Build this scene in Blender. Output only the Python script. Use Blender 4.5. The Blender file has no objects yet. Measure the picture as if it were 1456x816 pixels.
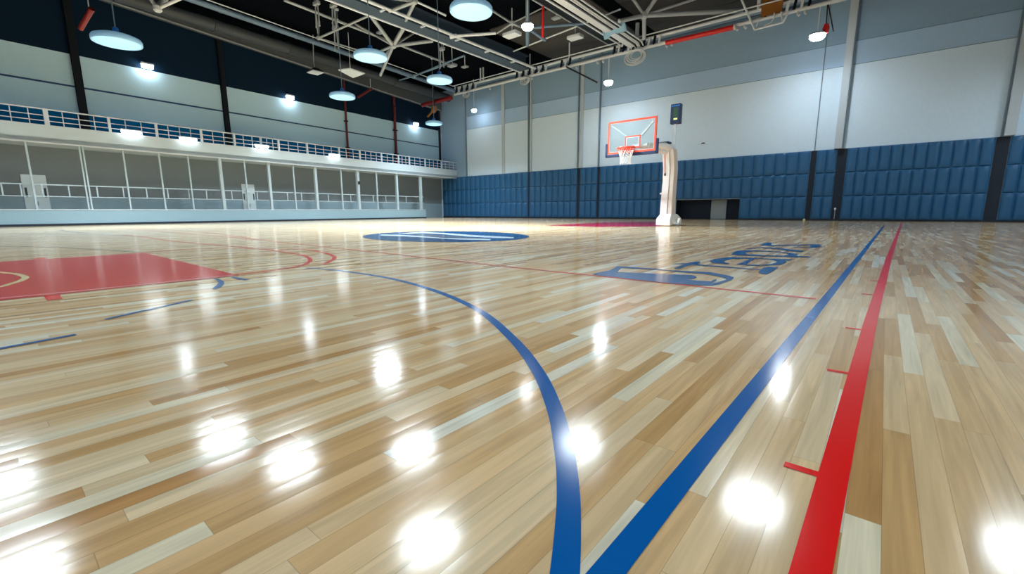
import bpy, math, random
import numpy as np
from mathutils import Vector, Matrix

random.seed(7)
S = bpy.context.scene
COL = S.collection
PI = math.pi

# ------------------------------------------------------------------ camera geometry (1456 x 816)
CX, CY, FPX, H = 728.0, 408.0, 630.0, 0.6
def _d(px, py):
    v = np.array([(px - CX) / FPX, -(py - CY) / FPX, -1.0]); return v / np.linalg.norm(v)
_y = _d(1260, 298); _x = -_d(-40, 303); _x = _x - _y * _x.dot(_y); _x /= np.linalg.norm(_x); _z = np.cross(_x, _y)
CAM = np.array([_x, _y, _z])
EYE = np.array([0.0, 0.0, H])
def ray(px, py): return CAM @ _d(px, py)
def fl(px, py, z=0.0):                    # where the sight line meets the level z
    r = ray(px, py); return EYE + r * ((z - H) / r[2])
def onY(px, py, y):                       # where it meets a cross plane of the hall
    r = ray(px, py); return EYE + r * (y / r[1])
def onX(px, py, x):
    r = ray(px, py); return EYE + r * (x / r[0])

YB = 30.6                                  # basket end wall
CEIL = 12.0
PADTOP = 3.86
CORNER = onY(629, 309.5, YB); CORNER[2] = 0
LU = ray(1162, 297); LU[2] = 0; LU /= np.linalg.norm(LU)
LN = np.array([LU[1], -LU[0], 0.0])
def L(s, d, z):                            # s metres from the corner along the left wall, d into the hall
    p = CORNER - LU * s + LN * d; return (p[0], p[1], z)
def Lpx(px, py, d):
    r = ray(px, py); t = np.dot(CORNER + LN * d - EYE, LN) / np.dot(r, LN); q = EYE + r * t
    return -float(np.dot(q - CORNER, LU)), float(q[2])

# ------------------------------------------------------------------ materials
def mat(name, col, rough=0.5, metal=0.0, emit=None, strength=0.0, spec=0.5, noise=0.0, nscale=3.0, alpha=None):
    m = bpy.data.materials.new(name); m.use_nodes = True
    nt = m.node_tree; b = nt.nodes['Principled BSDF']
    b.inputs['Base Color'].default_value = (*col, 1); b.inputs['Roughness'].default_value = rough
    b.inputs['Metallic'].default_value = metal; b.inputs['Specular IOR Level'].default_value = spec
    if emit is not None:
        b.inputs['Emission Color'].default_value = (*emit, 1); b.inputs['Emission Strength'].default_value = strength
    if alpha is not None: b.inputs['Alpha'].default_value = alpha
    if noise > 0:
        tc = nt.nodes.new('ShaderNodeTexCoord'); n = nt.nodes.new('ShaderNodeTexNoise')
        n.inputs['Scale'].default_value = nscale; n.inputs['Detail'].default_value = 6
        nt.links.new(tc.outputs['Object'], n.inputs['Vector'])
        mp = nt.nodes.new('ShaderNodeMapRange'); mp.inputs['To Min'].default_value = 1 - noise; mp.inputs['To Max'].default_value = 1 + noise
        nt.links.new(n.outputs['Fac'], mp.inputs['Value'])
        mx = nt.nodes.new('ShaderNodeVectorMath'); mx.operation = 'SCALE'; mx.inputs[0].default_value = col
        nt.links.new(mp.outputs['Result'], mx.inputs['Scale']); nt.links.new(mx.outputs['Vector'], b.inputs['Base Color'])
        bp = nt.nodes.new('ShaderNodeBump'); bp.inputs['Strength'].default_value = 0.05
        nt.links.new(n.outputs['Fac'], bp.inputs['Height']); nt.links.new(bp.outputs['Normal'], b.inputs['Normal'])
    return m

def wood_floor():
    m = bpy.data.materials.new('maple_strip_floor'); m.use_nodes = True
    nt = m.node_tree; N = nt.nodes; K = nt.links; b = N['Principled BSDF']
    def math_(op, a, c=None, d=None):
        n = N.new('ShaderNodeMath'); n.operation = op
        for i, v in enumerate((a, c, d)):
            if v is None: continue
            if hasattr(v, 'is_linked'): K.new(v, n.inputs[i])
            else: n.inputs[i].default_value = v
        return n.outputs[0]
    geo = N.new('ShaderNodeNewGeometry'); sp = N.new('ShaderNodeSeparateXYZ'); K.new(geo.outputs['Position'], sp.inputs[0])
    X, Y = sp.outputs[0], sp.outputs[1]
    W = 0.057
    u = math_('DIVIDE', X, W); ui = math_('FLOOR', u); uf = math_('FRACT', u)
    wn = N.new('ShaderNodeTexWhiteNoise'); wn.noise_dimensions = '1D'; K.new(ui, wn.inputs['W'])
    ln = math_('MULTIPLY_ADD', wn.outputs['Value'], 0.55, 0.75)                # strip length differs per row
    wn2 = N.new('ShaderNodeTexWhiteNoise'); wn2.noise_dimensions = '1D'; K.new(math_('ADD', ui, 317.3), wn2.inputs['W'])
    v = math_('ADD', math_('DIVIDE', Y, ln), math_('MULTIPLY', wn2.outputs['Value'], 9.0))
    vi = math_('FLOOR', v); vf = math_('FRACT', v)
    cid = N.new('ShaderNodeCombineXYZ'); K.new(ui, cid.inputs[0]); K.new(vi, cid.inputs[1])
    wr = N.new('ShaderNodeTexWhiteNoise'); wr.noise_dimensions = '2D'; K.new(cid.outputs[0], wr.inputs['Vector'])
    ramp = N.new('ShaderNodeValToRGB'); e = ramp.color_ramp.elements
    cols = [(0.0, (0.54, 0.28, 0.10)), (0.06, (0.62, 0.37, 0.15)), (0.3, (0.73, 0.465, 0.22)), (0.55, (0.79, 0.555, 0.30)), (0.8, (0.84, 0.655, 0.41)), (0.93, (0.85, 0.76, 0.54)), (1.0, (0.86, 0.81, 0.66))]
    e[0].position, e[0].color = cols[0][0], (*cols[0][1], 1); e[1].position, e[1].color = cols[-1][0], (*cols[-1][1], 1)
    for p, c in cols[1:-1]:
        q = e.new(p); q.color = (*c, 1)
    K.new(wr.outputs['Value'], ramp.inputs['Fac'])
    # grain: long streaks along the strip and a broad figure
    gv = N.new('ShaderNodeCombineXYZ')
    K.new(math_('MULTIPLY', X, 95.0), gv.inputs[0]); K.new(math_('MULTIPLY', Y, 3.2), gv.inputs[1]); K.new(math_('MULTIPLY', wr.outputs['Value'], 60.0), gv.inputs[2])
    g = N.new('ShaderNodeTexNoise'); g.inputs['Scale'].default_value = 1.0; g.inputs['Detail'].default_value = 4; g.inputs['Distortion'].default_value = 0.6
    K.new(gv.outputs[0], g.inputs['Vector'])
    fv = N.new('ShaderNodeCombineXYZ')
    K.new(math_('MULTIPLY', X, 22.0), fv.inputs[0]); K.new(math_('MULTIPLY', Y, 1.3), fv.inputs[1]); K.new(math_('MULTIPLY', wr.outputs['Value'], 91.0), fv.inputs[2])
    f = N.new('ShaderNodeTexNoise'); f.inputs['Scale'].default_value = 1.0; f.inputs['Detail'].default_value = 3; f.inputs['Distortion'].default_value = 1.2
    K.new(fv.outputs[0], f.inputs['Vector'])
    gm = N.new('ShaderNodeMapRange'); gm.inputs['From Min'].default_value = 0.3; gm.inputs['From Max'].default_value = 0.7
    gm.inputs['To Min'].default_value = 0.93; gm.inputs['To Max'].default_value = 1.05; K.new(g.outputs['Fac'], gm.inputs['Value'])
    fm = N.new('ShaderNodeMapRange'); fm.inputs['From Min'].default_value = 0.3; fm.inputs['From Max'].default_value = 0.72
    fm.inputs['To Min'].default_value = 1.06; fm.inputs['To Max'].default_value = 0.78; K.new(f.outputs['Fac'], fm.inputs['Value'])
    # narrow joints
    jx = math_('LESS_THAN', math_('MINIMUM', uf, math_('SUBTRACT', 1.0, uf)), 0.012)
    jy = math_('LESS_THAN', math_('MULTIPLY', math_('MINIMUM', vf, math_('SUBTRACT', 1.0, vf)), ln), 0.0008)
    j = math_('MAXIMUM', jx, jy)
    k = math_('MULTIPLY', math_('MULTIPLY', gm.outputs[0], fm.outputs[0]), math_('MULTIPLY_ADD', j, -0.3, 1.0))
    sc = N.new('ShaderNodeVectorMath'); sc.operation = 'SCALE'; K.new(ramp.outputs['Color'], sc.inputs[0]); K.new(k, sc.inputs['Scale'])
    K.new(sc.outputs['Vector'], b.inputs['Base Color'])
    # each strip lies at its own tiny tilt and is slightly cupped
    s1 = N.new('ShaderNodeVectorMath'); s1.operation = 'SUBTRACT'; K.new(wr.outputs['Color'], s1.inputs[0]); s1.inputs[1].default_value = (0.5, 0.5, 0.5)
    s2 = N.new('ShaderNodeVectorMath'); s2.operation = 'MULTIPLY'; K.new(s1.outputs[0], s2.inputs[0]); s2.inputs[1].default_value = (0.010, 0.003, 0.0)
    cup = N.new('ShaderNodeCombineXYZ'); K.new(math_('MULTIPLY', math_('SUBTRACT', uf, 0.5), 0.016), cup.inputs[0])
    s3 = N.new('ShaderNodeVectorMath'); s3.operation = 'ADD'; K.new(s2.outputs[0], s3.inputs[0]); K.new(cup.outputs[0], s3.inputs[1])
    s4 = N.new('ShaderNodeVectorMath'); s4.operation = 'ADD'; K.new(geo.outputs['Normal'], s4.inputs[0]); K.new(s3.outputs[0], s4.inputs[1])
    s5 = N.new('ShaderNodeVectorMath'); s5.operation = 'NORMALIZE'; K.new(s4.outputs[0], s5.inputs[0])
    K.new(s5.outputs[0], b.inputs['Normal'])
    rr = math_('MULTIPLY_ADD', g.outputs['Fac'], 0.06, 0.10)
    K.new(rr, b.inputs['Roughness']); b.inputs['Specular IOR Level'].default_value = 0.62
    return m

def banded_wall(name, bands, axis=2, rough=0.7):
    """painted panels: bands = [(top height, colour), ...] from the floor up, world height; vertical fine texture"""
    m = bpy.data.materials.new(name); m.use_nodes = True
    nt = m.node_tree; N = nt.nodes; K = nt.links; b = N['Principled BSDF']; b.inputs['Roughness'].default_value = rough; b.inputs['Specular IOR Level'].default_value = 0.08
    geo = N.new('ShaderNodeNewGeometry'); sp = N.new('ShaderNodeSeparateXYZ'); K.new(geo.outputs['Position'], sp.inputs[0])
    prev = None
    for i, (top, c) in enumerate(bands):
        if prev is None:
            rgb = N.new('ShaderNodeRGB'); rgb.outputs[0].default_value = (*c, 1); prev = rgb.outputs[0]
        else:
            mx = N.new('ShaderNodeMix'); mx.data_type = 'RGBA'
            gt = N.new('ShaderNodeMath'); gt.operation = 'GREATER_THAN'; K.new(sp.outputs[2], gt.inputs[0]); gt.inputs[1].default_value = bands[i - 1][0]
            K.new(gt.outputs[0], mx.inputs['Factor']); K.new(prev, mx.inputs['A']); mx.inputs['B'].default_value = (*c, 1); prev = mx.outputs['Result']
    n = N.new('ShaderNodeTexNoise'); n.inputs['Scale'].default_value = 14; n.inputs['Detail'].default_value = 8
    K.new(geo.outputs['Position'], n.inputs['Vector'])
    mp = N.new('ShaderNodeMapRange'); mp.inputs['To Min'].default_value = 0.94; mp.inputs['To Max'].default_value = 1.06; K.new(n.outputs['Fac'], mp.inputs['Value'])
    sc = N.new('ShaderNodeVectorMath'); sc.operation = 'SCALE'; K.new(prev, sc.inputs[0]); K.new(mp.outputs[0], sc.inputs['Scale'])
    K.new(sc.outputs['Vector'], b.inputs['Base Color'])
    return m

PAINT_R = 0.14
M = dict(
    wood=wood_floor(),
    blue=mat('blue_court_paint', (0.001, 0.11, 0.39), PAINT_R, spec=0.5),
    logo=mat('blue_logo_paint', (0.002, 0.085, 0.27), PAINT_R, spec=0.5),
    disc=mat('deep_blue_disc_paint', (0.004, 0.055, 0.16), PAINT_R, spec=0.5),
    logo_pale=mat('pale_logo_paint', (0.55, 0.62, 0.66), PAINT_R, spec=0.5),
    red=mat('red_court_paint', (0.86, 0.012, 0.010), PAINT_R, spec=0.5),
    key=mat('red_key_paint', (0.70, 0.018, 0.024), PAINT_R, spec=0.5, noise=0.06, nscale=2),
    crimson=mat('crimson_key_paint', (0.50, 0.01, 0.05), PAINT_R, spec=0.5),
    orange=mat('orange_red_line_paint', (0.75, 0.05, 0.03), PAINT_R, spec=0.5),
    thin=mat('grey_blue_line_paint', (0.12, 0.14, 0.17), PAINT_R, spec=0.5),
    pink=mat('pink_line_paint', (0.75, 0.38, 0.42), PAINT_R, spec=0.5),
    cream=mat('cream_line_paint', (0.78, 0.66, 0.33), PAINT_R, spec=0.5),
    backwall=banded_wall('pale_grey_wall_panels', [(8.1, (0.67, 0.82, 0.95)), (9.25, (0.41, 0.59, 0.80)), (13, (0.27, 0.41, 0.56))]),
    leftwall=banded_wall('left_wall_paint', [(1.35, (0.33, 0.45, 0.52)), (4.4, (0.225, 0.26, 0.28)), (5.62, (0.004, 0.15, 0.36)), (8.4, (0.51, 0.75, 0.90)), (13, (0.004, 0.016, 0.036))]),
    plain=mat('plain_wall_paint', (0.66, 0.71, 0.74), 0.7),
    fascia=mat('warm_grey_fascia', (0.56, 0.66, 0.71), 0.6, noise=0.03),
    kerb=mat('blue_grey_kerb', (0.29, 0.43, 0.50), 0.6, noise=0.03),
    navy=mat('navy_trim', (0.006, 0.014, 0.03), 0.6),
    dark=mat('dark_steel', (0.006, 0.009, 0.014), 0.5, spec=0.2),
    ceiling=mat('black_roof_deck', (0.0015, 0.0025, 0.0045), 0.9, noise=0.2, nscale=0.8, spec=0.03),
    soffit=mat('charcoal_roof_panel', (0.062, 0.062, 0.064), 0.9, spec=0.1, noise=0.08),
    pad=mat('blue_vinyl_pad', (0.017, 0.115, 0.265), 0.38, noise=0.05, nscale=6),
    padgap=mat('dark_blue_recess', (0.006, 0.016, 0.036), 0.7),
    white=mat('white_paint', (0.66, 0.73, 0.80), 0.45),
    offwhite=mat('cream_white_steel', (0.58, 0.62, 0.66), 0.5, noise=0.06),
    steelgrey=mat('grey_steel', (0.32, 0.36, 0.40), 0.5, noise=0.06),
    girder=mat('slate_girder_paint', (0.036, 0.062, 0.095), 0.5, noise=0.05),
    duct=mat('grey_duct', (0.036, 0.045, 0.056), 0.6, noise=0.08),
    bulk=mat('grey_bulkhead', (0.085, 0.10, 0.112), 0.8, noise=0.06),
    bluepipe=mat('pale_blue_pipe', (0.14, 0.22, 0.32), 0.4),
    lampblue=mat('pale_blue_lamp_shell', (0.33, 0.58, 0.80), 0.4, emit=(0.25, 0.55, 0.85), strength=0.12),
    lampknob=mat('blue_lamp_knob', (0.02, 0.23, 0.72), 0.4),
    lens=mat('glowing_lens', (0.10, 0.25, 0.35), 0.4, emit=(0.34, 0.62, 0.80), strength=0.8),
    lens_hot=mat('bright_lens', (0.9, 0.9, 0.9), 0.4, emit=(0.80, 0.92, 1.0), strength=17.0),
    led=mat('bright_led', (0.9, 0.9, 0.9), 0.4, emit=(0.90, 0.96, 1.0), strength=26.0),
    strip=mat('bright_strip', (0.9, 0.9, 0.9), 0.4, emit=(0.88, 0.96, 1.0), strength=7.0),
    flood=mat('bright_flood', (0.9, 0.9, 0.9), 0.4, emit=(0.86, 0.95, 1.0), strength=22.0),
    postgrey=mat('pale_grey_post', (0.46, 0.56, 0.61), 0.5),
    darkred=mat('dark_red_enamel', (0.20, 0.006, 0.006), 0.4),
    navyline=mat('deep_blue_line', (0.006, 0.05, 0.17), 0.5),
    redtube=mat('red_enamel', (0.62, 0.010, 0.008), 0.4),
    maroon=mat('maroon_pipe', (0.12, 0.012, 0.012), 0.5),
    brass=mat('brown_brass', (0.35, 0.14, 0.03), 0.4, metal=0.4),
    boardred=mat('orange_red_frame', (0.80, 0.10, 0.045), 0.4),
    cushion=mat('navy_cushion', (0.005, 0.022, 0.085), 0.5),
    standwhite=mat('white_stand_padding', (0.74, 0.72, 0.69), 0.5, noise=0.03),
    standshade=mat('shaded_stand_side', (0.66, 0.58, 0.51), 0.5, noise=0.03),
    rim=mat('orange_red_rim', (0.80, 0.07, 0.03), 0.35),
    net=mat('white_net_cord', (0.80, 0.82, 0.82), 0.8),
    screen=mat('dark_navy_screen', (0.006, 0.03, 0.07), 0.3),
    digit=mat('green_digits', (0.01, 0.05, 0.02), 0.4, emit=(0.05, 0.5, 0.12), strength=0.03),
    digit2=mat('yellow_bar', (0.3, 0.3, 0.1), 0.4, emit=(0.7, 0.8, 0.3), strength=0.6),
    doorgrey=mat('pale_grey_door', (0.42, 0.47, 0.49), 0.5),
    doorwhite=mat('white_door', (0.74, 0.86, 0.92), 0.5),
    bluecloth=mat('blue_cloth', (0.22, 0.42, 0.60), 0.7),
    black=mat('black_rubber', (0.01, 0.01, 0.012), 0.5),
)
def glass_mat():
    m = bpy.data.materials.new('clear_backboard_glass'); m.use_nodes = True
    nt = m.node_tree; N = nt.nodes; out = N['Material Output']; b = N['Principled BSDF']
    b.inputs['Base Color'].default_value = (0.62, 0.70, 0.70, 1); b.inputs['Roughness'].default_value = 0.05
    t = N.new('ShaderNodeBsdfTransparent'); t.inputs[0].default_value = (0.93, 0.96, 0.96, 1); mx = N.new('ShaderNodeMixShader'); mx.inputs[0].default_value = 0.05
    nt.links.new(t.outputs[0], mx.inputs[1]); nt.links.new(b.outputs[0], mx.inputs[2]); nt.links.new(mx.outputs[0], out.inputs['Surface'])
    return m
M['glass'] = glass_mat()

# ------------------------------------------------------------------ mesh builder
class MB:
    def __init__(s): s.v = []; s.f = []
    def add(s, verts, faces):
        k = len(s.v); s.v += [tuple(float(a) for a in p) for p in verts]; s.f += [tuple(i + k for i in f) for f in faces]; return s
    def hexa(s, b, t):                       # four bottom, four top corners, counter-clockwise
        return s.add(list(b) + list(t), [(3, 2, 1, 0), (4, 5, 6, 7), (0, 1, 5, 4), (1, 2, 6, 5), (2, 3, 7, 6), (3, 0, 4, 7)])
    def box(s, x0, x1, y0, y1, z0, z1):
        return s.hexa([(x0, y0, z0), (x1, y0, z0), (x1, y1, z0), (x0, y1, z0)], [(x0, y0, z1), (x1, y0, z1), (x1, y1, z1), (x0, y1, z1)])
    def lbox(s, s0, s1, d0, d1, z0, z1, z0b=None, z1b=None):   # a box in left-wall coordinates; z?b at the s1 end
        z0b = z0 if z0b is None else z0b; z1b = z1 if z1b is None else z1b
        return s.hexa([L(s1, d0, z0b), L(s1, d1, z0b), L(s0, d1, z0), L(s0, d0, z0)], [L(s1, d0, z1b), L(s1, d1, z1b), L(s0, d1, z1), L(s0, d0, z1)])
    def bar(s, a, b, w, h=None, up=(0, 0, 1)):
        h = w if h is None else h
        a = Vector(a); b = Vector(b); d = (b - a).normalized(); u = Vector(up)
        if abs(d.dot(u)) > 0.98: u = Vector((1, 0, 0))
        r = d.cross(u).normalized(); u = r.cross(d).normalized(); r *= w / 2; u *= h / 2
        return s.hexa([a - r - u, a + r - u, a + r + u, a - r + u], [b - r - u, b + r - u, b + r + u, b - r + u])
    def tube(s, pts, r, n=10, cap=True):
        P = [Vector(p) for p in pts]; R = r if isinstance(r, (list, tuple)) else [r] * len(P)
        rings = []; ref = None
        for i, p in enumerate(P):
            t = (P[min(i + 1, len(P) - 1)] - P[max(i - 1, 0)]).normalized()
            if ref is None: ref = Vector((0, 0, 1)) if abs(t.z) < 0.9 else Vector((1, 0, 0))
            a = t.cross(ref).normalized(); bb = a.cross(t).normalized(); ref = bb
            rings.append([p + (a * math.cos(2 * PI * k / n) + bb * math.sin(2 * PI * k / n)) * R[i] for k in range(n)])
        V = [q for g in rings for q in g]; F = []
        for i in range(len(P) - 1):
            for k in range(n):
                F.append((i * n + k, i * n + (k + 1) % n, (i + 1) * n + (k + 1) % n, (i + 1) * n + k))
        if cap: F += [tuple(range(n))[::-1], tuple((len(P) - 1) * n + k for k in range(n))]
        return s.add(V, F)
    def lathe(s, prof, c=(0, 0, 0), n=40):   # prof = [(radius, z)...]
        V = []; F = []
        for r, z in prof:
            for k in range(n): V.append((c[0] + r * math.cos(2 * PI * k / n), c[1] + r * math.sin(2 * PI * k / n), c[2] + z))
        for i in range(len(prof) - 1):
            for k in range(n): F.append((i * n + k, i * n + (k + 1) % n, (i + 1) * n + (k + 1) % n, (i + 1) * n + k))
        F.append(tuple(range(n))[::-1]); F.append(tuple((len(prof) - 1) * n + k for k in range(n)))
        return s.add(V, F)
    def poly(s, pts, z=0.0):
        return s.add([(p[0], p[1], z) for p in pts], [tuple(range(len(pts)))])
    def torus(s, c, R, r, axis='z', n=32, m=8, a0=0, a1=2 * PI):
        pts = []
        closed = abs(a1 - a0 - 2 * PI) < 1e-6
        for i in range(n + 1):
            a = a0 + (a1 - a0) * i / n; x, y = R * math.cos(a), R * math.sin(a)
            pts.append((c[0] + x, c[1] + y, c[2]) if axis == 'z' else ((c[0] + x, c[1], c[2] + y) if axis == 'y' else (c[0], c[1] + x, c[2] + y)))
        return s.tube(pts, r, m, cap=not closed)

ORG = {}
def tag(o, label=None, cat=None, group=None, kind=None):
    if label: o['label'] = label
    if cat: o['category'] = cat
    if group: o['group'] = group
    if kind: o['kind'] = kind
    return o
def empty(name, loc, label=None, cat=None, group=None, kind=None):
    o = bpy.data.objects.new(name, None); COL.objects.link(o); o.location = loc; o.empty_display_size = 0.2
    ORG[o.name] = Vector(loc)
    return tag(o, label, cat, group, kind)
def obj(name, mb, material, parent=None, smooth=False, bevel=0.0, local=False, label=None, cat=None, group=None, kind=None, origin=None):
    me = bpy.data.meshes.new(name); V = [Vector(p) for p in mb.v]
    if local: org = Vector((0, 0, 0)); loc = Vector((0, 0, 0)); base = loc
    else:
        lo = Vector([min(p[i] for p in V) for i in range(3)]); hi = Vector([max(p[i] for p in V) for i in range(3)])
        org = Vector(((lo.x + hi.x) / 2, (lo.y + hi.y) / 2, lo.z)) if origin is None else Vector(origin)
        base = ORG[parent.name] if parent else Vector((0, 0, 0)); loc = org - base
    me.from_pydata([p - org for p in V], [], mb.f); me.validate(); me.update()
    o = bpy.data.objects.new(name, me); COL.objects.link(o); o.location = loc
    me.materials.append(material)
    if parent: o.parent = parent
    ORG[o.name] = org
    if bevel:
        md = o.modifiers.new('bevel', 'BEVEL'); md.width = bevel; md.segments = 2; md.limit_method = 'ANGLE'
    if smooth:
        for p in me.polygons: p.use_smooth = True
        me.set_sharp_from_angle(angle=math.radians(40))
    return tag(o, label, cat, group, kind)
def copy_thing(root, loc, label):
    c = root.copy(); COL.objects.link(c); c.location = loc; c['label'] = label
    def rec(a, b):
        for ch in list(a.children):
            d = ch.copy(); COL.objects.link(d); d.parent = b; rec(ch, d)
    rec(root, c); return c
ORD = ['first', 'second', 'third', 'fourth', 'fifth', 'sixth', 'seventh', 'eighth', 'ninth', 'tenth', 'eleventh', 'twelfth', 'thirteenth', 'fourteenth', 'fifteenth', 'sixteenth', 'seventeenth', 'eighteenth', 'nineteenth', 'twentieth']

# ------------------------------------------------------------------ room shell
XR, YF = 9.0, -13.0
floor = obj('floor', MB().box(-42, XR + 0.3, YF - 0.3, YB + 2.0, -0.2, 0), M['wood'], kind='structure', origin=(0, 0, 0))
obj('ceiling', MB().box(-42, XR + 0.3, YF - 0.3, YB + 0.4, CEIL, CEIL + 0.3), M['ceiling'], kind='structure')
# basket end wall with the low opening
OX0, OX1, OZ = -11.08, -7.04, 1.30
mb = MB(); mb.box(-36, OX0, YB, YB + 0.3, 0, CEIL); mb.box(OX1, XR, YB, YB + 0.3, 0, CEIL); mb.box(OX0, OX1, YB, YB + 0.3, OZ, CEIL)
wall_back = obj('wall_back', mb, M['backwall'], kind='structure')
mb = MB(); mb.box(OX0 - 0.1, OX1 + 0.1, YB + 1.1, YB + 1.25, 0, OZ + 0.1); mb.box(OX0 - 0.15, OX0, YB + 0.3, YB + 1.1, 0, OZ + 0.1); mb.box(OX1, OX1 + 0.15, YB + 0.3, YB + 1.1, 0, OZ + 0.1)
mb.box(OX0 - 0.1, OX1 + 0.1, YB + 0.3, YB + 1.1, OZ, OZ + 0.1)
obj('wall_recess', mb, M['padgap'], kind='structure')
d1 = empty('door_1', (-8.45, YB + 1.05, 0), kind='structure')
obj('door_leaf', MB().box(-9.0, -8.05, YB + 1.0, YB + 1.1, 0.02, 1.26), M['doorgrey'], d1, bevel=0.01)
obj('door_handle', MB().box(-8.16, -8.12, YB + 0.97, YB + 1.0, 0.5, 0.66), M['steelgrey'], d1)
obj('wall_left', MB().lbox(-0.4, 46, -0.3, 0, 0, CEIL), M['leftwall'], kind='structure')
obj('wall_right', MB().box(XR, XR + 0.3, YF, YB + 0.3, 0, CEIL), M['plain'], kind='structure')
obj('wall_front', MB().box(-40, XR + 0.3, YF - 0.3, YF, 0, CEIL), M['plain'], kind='structure')
# roof soffit panels by the basket wall
for i, (a, b_) in enumerate([(-34.6, -26.0), (-20.6, -13.6), (-12.6, -5.0), (-4.0, 4.0), (5.0, 9.0)]):
    if i == 0: continue
    mb = MB()
    y = 22.6
    while y < 30.5:
        mb.box(a, b_, y, min(y + 1.9, 30.58), CEIL - 0.09, CEIL - 0.003); y += 1.95
    obj('ceiling_panel', mb, M['soffit'], kind='structure')
# horizontal seams and pilasters on the basket wall
for z in (8.1, 9.25): obj('trim_seam', MB().box(-34.4, XR, YB - 0.012, YB - 0.001, z - 0.012, z + 0.012), M['bluepipe'], kind='structure')
def pil(x, w, zt, m, name='pilaster_column', dep=0.16):
    obj(name, MB().box(x - w / 2, x + w / 2, YB - dep, YB - 0.001, PADTOP + 0.01, zt), m, kind='structure', bevel=0.01)
M['pilgrey'] = mat('pale_pilaster', (0.50, 0.57, 0.62), 0.6, noise=0.03)
M['pildark'] = mat('grey_pilaster', (0.16, 0.22, 0.28), 0.6)
obj('wall_panel_corner', MB().box(-34.4, -31.0, YB - 0.02, YB - 0.001, PADTOP + 0.01, CEIL - 0.02), mat('blue_grey_corner_panel', (0.31, 0.46, 0.62), 0.7, noise=0.04, spec=0.1), kind='structure')
pil(-30.95, 0.06, 11.9, M['pildark'])
pil(-26.4, 0.32, 11.9, M['pilgrey'], dep=0.06)
pil(-23.55, 0.09, 11.9, M['pildark'])
pil(-23.30, 0.10, 11.9, M['pilgrey'])
pil(-18.75, 0.06, 11.9, M['pildark'])
pil(-18.45, 0.24, 11.9, M['pilgrey'], dep=0.12)
pil(-16.93, 0.08, 11.9, M['pildark'])
pil(-3.42, 0.05, 11.9, M['pildark'], dep=0.03)
pil(-2.35, 0.34, 11.9, M['pilgrey'], dep=0.25)
pil(-2.15, 0.06, 11.9, M['pildark'], dep=0.2)
pil(3.92, 0.36, 11.9, M['pilgrey'], dep=0.35)
pil(3.70, 0.06, 11.9, M['pildark'], dep=0.2)
# left wall lines
obj('trim_line', MB().lbox(0.05, 45, 0.0, 0.025, 6.82, 6.90), M['navyline'], kind='structure')
obj('trim_corner', MB().lbox(0.02, 0.22, 0.0, 0.12, 4.5, CEIL - 0.01), M['navy'], kind='structure')

# ------------------------------------------------------------------ floor markings: parts of the floor
ZM = 0.0012
_mk = [0]
def zmk():
    _mk[0] += 1; return ZM + 0.00006 * _mk[0]
def smooth_pts(P, k=8):
    if len(P) < 3: return P
    Q = [2 * P[0] - P[1]] + P + [2 * P[-1] - P[-2]]; out = []
    for i in range(1, len(Q) - 2):
        a, b, c, d = Q[i - 1], Q[i], Q[i + 1], Q[i + 2]
        for j in range(k):
            t = j / k
            out.append(0.5 * ((2 * b) + (-a + c) * t + (2 * a - 5 * b + 4 * c - d) * t * t + (-a + 3 * b - 3 * c + d) * t ** 3))
    out.append(P[-1]); return out
def line(name, P, w, m, label=None, curved=True):
    P = [np.array([p[0], p[1]]) for p in P]
    if curved: P = smooth_pts(P)
    A, B = [], []
    for i in range(len(P)):
        t = P[min(i + 1, len(P) - 1)] - P[max(i - 1, 0)]; t /= np.linalg.norm(t); nrm = np.array([-t[1], t[0]])
        A.append(P[i] + nrm * w / 2); B.append(P[i] - nrm * w / 2)
    V = [(*a, 0) for a in A] + [(*b, 0) for b in B]; n = len(A)
    mb = MB(); mb.add(V, [(i + n, i + n + 1, i + 1, i) for i in range(n - 1)]); z = zmk()
    mb.v = [(x, y, z) for x, y, _ in mb.v]
    return obj(name, mb, m, floor, label=label)
def px(*pts): return [fl(x, y)[:2] for x, y in pts]
def patch(name, polys, m, label=None):
    mb = MB(); z = zmk()
    for p in polys:
        q = px(*p) if not isinstance(p, np.ndarray) else p
        a = sum(q[i][0] * q[(i + 1) % len(q)][1] - q[(i + 1) % len(q)][0] * q[i][1] for i in range(len(q)))
        if a < 0: q = list(q)[::-1]
        mb.poly(q, z)
    o = obj(name, mb, m, floor, label=label)
    return o

# near three-point arc, the two sidelines and their ticks
line('three_point_arc', px((436, 381), (470, 383.5), (510, 388.5), (560, 397), (620, 414), (680, 441), (728, 481), (764, 527), (788, 580), (802, 640), (808, 700), (807, 760), (803, 816), (795, 900)), 0.050, M['blue'], 'broad blue arc sweeping through the foreground')
line('blue_sideline', px((1257, 321), (1194, 400), (1130, 480), (1000, 643), (865, 812), (790, 905)), 0.052, M['blue'], 'long straight blue line', False)
line('red_sideline', px((1282, 316.5), (1263, 370), (1237, 460), (1196, 630), (1152, 816), (1130, 910)), 0.056, M['red'], 'long straight red line', False)
for a, b_, w in [((1115, 660), (1167, 676), .026), ((1176, 526), (1212, 532), .026), ((1202, 466), (1234, 470), .026), ((1225, 418), (1250, 419.5), .03), ((1237, 399), (1254, 400), .03), ((1249, 383.5), (1258, 384), .03), ((1256, 370), (1262, 370.3), .035)]:
    line('tick_mark', px(a, b_), w, M['red'], curved=False)
line('half_court_line', px((168, 324), (364, 340.5), (560, 361.5), (728, 380), (950, 403), (1160, 425)), 0.05, M['orange'], 'thin red line crossing the whole court', False)
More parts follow.
